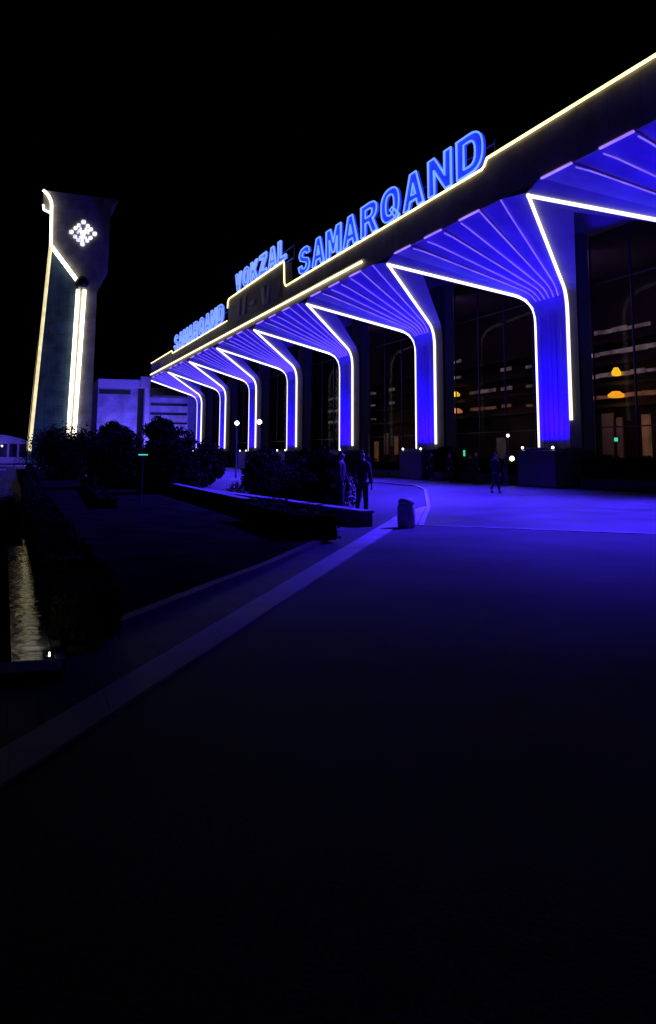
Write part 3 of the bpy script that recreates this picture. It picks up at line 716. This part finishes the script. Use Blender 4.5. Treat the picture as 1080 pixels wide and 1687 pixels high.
# park lamps with two white globes seen between far columns
def globe(x, y, z, r, label):
    s_ = empty('street_lamp', (x, y, 0)); tag(s_, label, 'lamp', 'white globe lamps before the station')
    MB().tube([(x, y, -.05), (x, y, .4), (x, y, z-r)], .05, 8, rads=[.09, .05, .04]).build('pole', 'pole', s_)
    MB().lathe([(r*math.sin(t)+.004, -r*math.cos(t)) for t in [math.pi*i/8 for i in range(9)]], (x, y, z), 14).build('globe', 'whitelamp', s_, smooth=True)
globe(-23.1, -11, 3.78, .15, 'left one of two white globe lamps between the far columns')
globe(-17.0, -11, 3.67, .15, 'right one of two white globe lamps between the far columns')

s_ = empty('added_pool_lamp', (32.45, -26.09, 0)); tag(s_, 'small added white lamp at the bright reflected streak by the pool end', 'lamp')
MB().lathe([(.004, 0), (.007, .01), (.006, .045), (.002, .05)], (32.47, -26.08, .004), 10).build('lamp_lens', 'whitelamp', s_)  # added lens where the water shows a bright reflected streak
MB().lathe([(.03, 0), (.03, .018), (.022, .02)], (32.45, -26.09, .003), 12).build('lamp_base', 'pole', s_)
lamp('SPOT', 'added_pool_light', (32.3, -26.2, .3), (30.6, -26.21, 0), 1.6, (.93, .95, 1), s_, spot_size=math.radians(120), spot_blend=1., shadow_soft_size=.03)  # added spot that brightens the slab in the pool
# ------------------------------------------------------------------ litter bin
s_ = empty('litter_bin', (21.45, -18.02, 0)); tag(s_, 'squat green-grey stone litter bin at the corner of the lit apron', 'bin')
MB().lathe([(.17, 0), (.195, .03), (.205, .25), (.2, .45), (.17, .5), (.172, .53)], (21.45, -18.02, 0), 24).build('bin_body', 'bin', s_, smooth=True)
MB().lathe([(.18, .53), (.185, .56), (.14, .63), (.06, .66), (.03, .665)], (21.45, -18.02, 0), 24).build('bin_lid', 'bin', s_, smooth=True)

# ------------------------------------------------------------------ people
def skinmesh(name, V, E, R_, m_, parent, sub=2, rootv=0):
    me = bpy.data.meshes.new(name); me.from_pydata([tuple(v) for v in V], E, []); o = bpy.data.objects.new(name, me); col.objects.link(o)
    md = o.modifiers.new('s', 'SKIN'); md.use_smooth_shade = True
    for i, r_ in enumerate(R_):
        sv = me.skin_vertices[0].data[i]; sv.radius = (r_ if isinstance(r_, tuple) else (r_, r_)); sv.use_root = (i == rootv)
    ss = o.modifiers.new('u', 'SUBSURF'); ss.levels = sub; ss.render_levels = sub
    bpy.context.view_layer.update(); dg = bpy.context.evaluated_depsgraph_get()
    m2 = bpy.data.meshes.new_from_object(o.evaluated_get(dg)); m2.materials.clear(); m2.materials.append(MT[m_])
    bpy.data.objects.remove(o); q = bpy.data.objects.new(name, m2); col.objects.link(q); q.parent = parent
    return q
def person(x, y, z, rz, hgt, label, stride=0., arms=(.0, .0), trouser='trouser', jacket='cloth'):
    root = empty('person', (x, y, z)); root.rotation_euler = (0, 0, rz); root.scale = (hgt/1.75,)*3
    tag(root, label, 'person')
    s = stride
    # body faces +y
    V = [(0, 0, .95), (0, 0, 1.12), (0, .0, 1.32), (0, -.01, 1.46), (0, 0, 1.54), (0, .01, 1.62), (0, .012, 1.71)]
    R_ = [(.15, .10), (.14, .095), (.16, .105), (.10, .08), (.052, .055), (.075, .09), (.06, .075)]
    E = [(i, i+1) for i in range(6)]
    for sd in (-1, 1):
        st_ = s*sd
        b0 = len(V); V += [(sd*.09, 0, .88), (sd*.10, st_*.28+.02, .50), (sd*.105, st_*.5-(.08 if st_ < 0 else 0), .09 if st_ >= 0 else .13), (sd*.12, st_*.5+.13-(.08 if st_ < 0 else 0), .035)]
        R_ += [0.043, .056, .04, (.042, .03)]; E += [(0, b0), (b0, b0+1), (b0+1, b0+2), (b0+2, b0+3)]
        b1 = len(V); aw = arms[0 if sd < 0 else 1]
        V += [(sd*.19, 0, 1.41), (sd*.245, -.02+aw*.12-st_*.1, 1.13), (sd*.255, .05+aw*.2-st_*.28, .90), (sd*.255, .07+aw*.22-st_*.3, .82)]
        R_ += [.055, .04, .028, (.036, .02)]; E += [(3, b1), (b1, b1+1), (b1+1, b1+2), (b1+2, b1+3)]
        hx, hy, hz = V[b1+3]
        for f_, (dy, L_) in enumerate(((-.027, .055), (-.009, .068), (.010, .072), (.028, .066))):
            c0 = len(V); V += [(hx, hy+dy, hz-.035), (hx-sd*.012, hy+dy*1.1+.004, hz-.035-L_*.55), (hx-sd*.03, hy+dy*1.1+.006, hz-.035-L_)]
            R_ += [.010, .009, .007]; E += [(b1+3, c0), (c0, c0+1), (c0+1, c0+2)]
        c0 = len(V); V += [(hx-sd*.012, hy+.042, hz+.0), (hx-sd*.02, hy+.058, hz-.04)]; R_ += [.012, .009]; E += [(b1+3, c0), (c0, c0+1)]
    c0 = len(V); V += [(0, .105, 1.635)]; R_ += [.014]; E += [(5, c0)]          # nose
    for sd in (-1, 1):
        c0 = len(V); V += [(sd*.082, .0, 1.64)]; R_ += [.014]; E += [(5, c0)]   # ears
    skinmesh('body', V, E, R_, 'skin', root)
    # jacket
    V = [(0, 0, .90), (0, 0, 1.12), (0, 0, 1.33), (0, -.01, 1.47), (0, 0, 1.515)]; R2 = [(.185, .13), (.17, .12), (.185, .13), (.12, .095), (.07, .07)]; E = [(i, i+1) for i in range(4)]
    for sd in (-1, 1):
        st_ = s*sd; aw = arms[0 if sd < 0 else 1]; b1 = len(V)
        V += [(sd*.195, 0, 1.41), (sd*.25, -.02+aw*.12-st_*.1, 1.13), (sd*.258, .05+aw*.2-st_*.28, .88)]; R2 += [.072, .058, .045]; E += [(3, b1), (b1, b1+1), (b1+1, b1+2)]
    skinmesh('jacket', V, E, R2, jacket, root)
    V = [(0, 0, .95)]; R2 = [(.155, .115)]; E = []
    for sd in (-1, 1):
        st_ = s*sd; b0 = len(V); V += [(sd*.09, 0, .86), (sd*.10, st_*.28+.02, .50), (sd*.105, st_*.5-(.08 if st_ < 0 else 0), .10 if st_ >= 0 else .15)]
        R2 += [.10, .074, .06]; E += [(0, b0), (b0, b0+1), (b0+1, b0+2)]
    skinmesh('trousers', V, E, R2, trouser, root)
    for sd in (-1, 1):
        st_ = s*sd; o_ = .08 if st_ < 0 else 0
        skinmesh('shoe', [(sd*.105, st_*.5-.05-o_, .05), (sd*.11, st_*.5+.07-o_, .045), (sd*.118, st_*.5+.17-o_, .035)], [(0, 1), (1, 2)], [(.045, .045), (.048, .04), (.038, .03)], 'shoe', root)
    skinmesh('hair', [(0, -.035, 1.60), (0, -.025, 1.68), (0, .012, 1.745), (0, .055, 1.735)], [(0, 1), (1, 2), (2, 3)], [(.075, .065), (0.043, .08), (.07, .05), (.05, .025)], 'hair', root, rootv=1)
    return root
person(17.35, -17.45, -.05, math.radians(40), 1.74, 'person in dark clothes standing on the right of a couple beside the low wall', .05, (.2, .1), 'trouser')
person(16.55, -17.75, -.05, math.radians(-35), 1.72, 'person in dark clothes standing on the left of a couple by the bushes', .03, (.5, .3))
person(5.3, -6.5, .0, math.radians(20), 1.66, 'lone person in dark clothes walking across the bright blue apron', .22, (.1, .1))
person(-8.6, -1.6, .0, math.radians(-70), 1.72, 'person in dark clothes standing before the planter beside the second column', .08, (.1, .4))
person(-27.6, -3.2, .0, math.radians(100), 1.74, 'distant person in dark clothes standing between the second and third columns', .1, (.2, .2))
person(-11.4, -1.4, .0, math.radians(120), 1.76, 'person in dark clothes standing with a companion before the low planter', .1, (.3, .1))
person(-30.5, -2.6, .0, math.radians(-60), 1.7, 'distant person in dark clothes close to the third pedestal', .16, (.2, .1))
person(-19.4, -2.4, .0, math.radians(20), 1.7, 'person in dark clothes walking behind the second pedestal', .2, (.2, .2))
person(-3.2, -1.0, .0, math.radians(150), 1.72, 'person in dark clothes standing just left of the nearest pedestal', .12, (.1, .3), 'pale_jeans')
person(-6.7, -.9, .0, math.radians(-15), 1.78, 'person in dark clothes standing beside the pale reflection in the glazing', .06, (.6, .5))
person(-7.5, -.8, .0, math.radians(50), 1.62, 'shorter person in dark clothes beside the one near the pale reflection', .1, (.2, .5))
person(-33.5, -1.6, .0, math.radians(200), 1.74, 'distant person in dark clothes under the small green light', .1, (.2, .2))
person(-36.4, -1.2, .0, math.radians(90), 1.7, 'distant person in dark clothes left of the small green light', .2, (.2, .2))
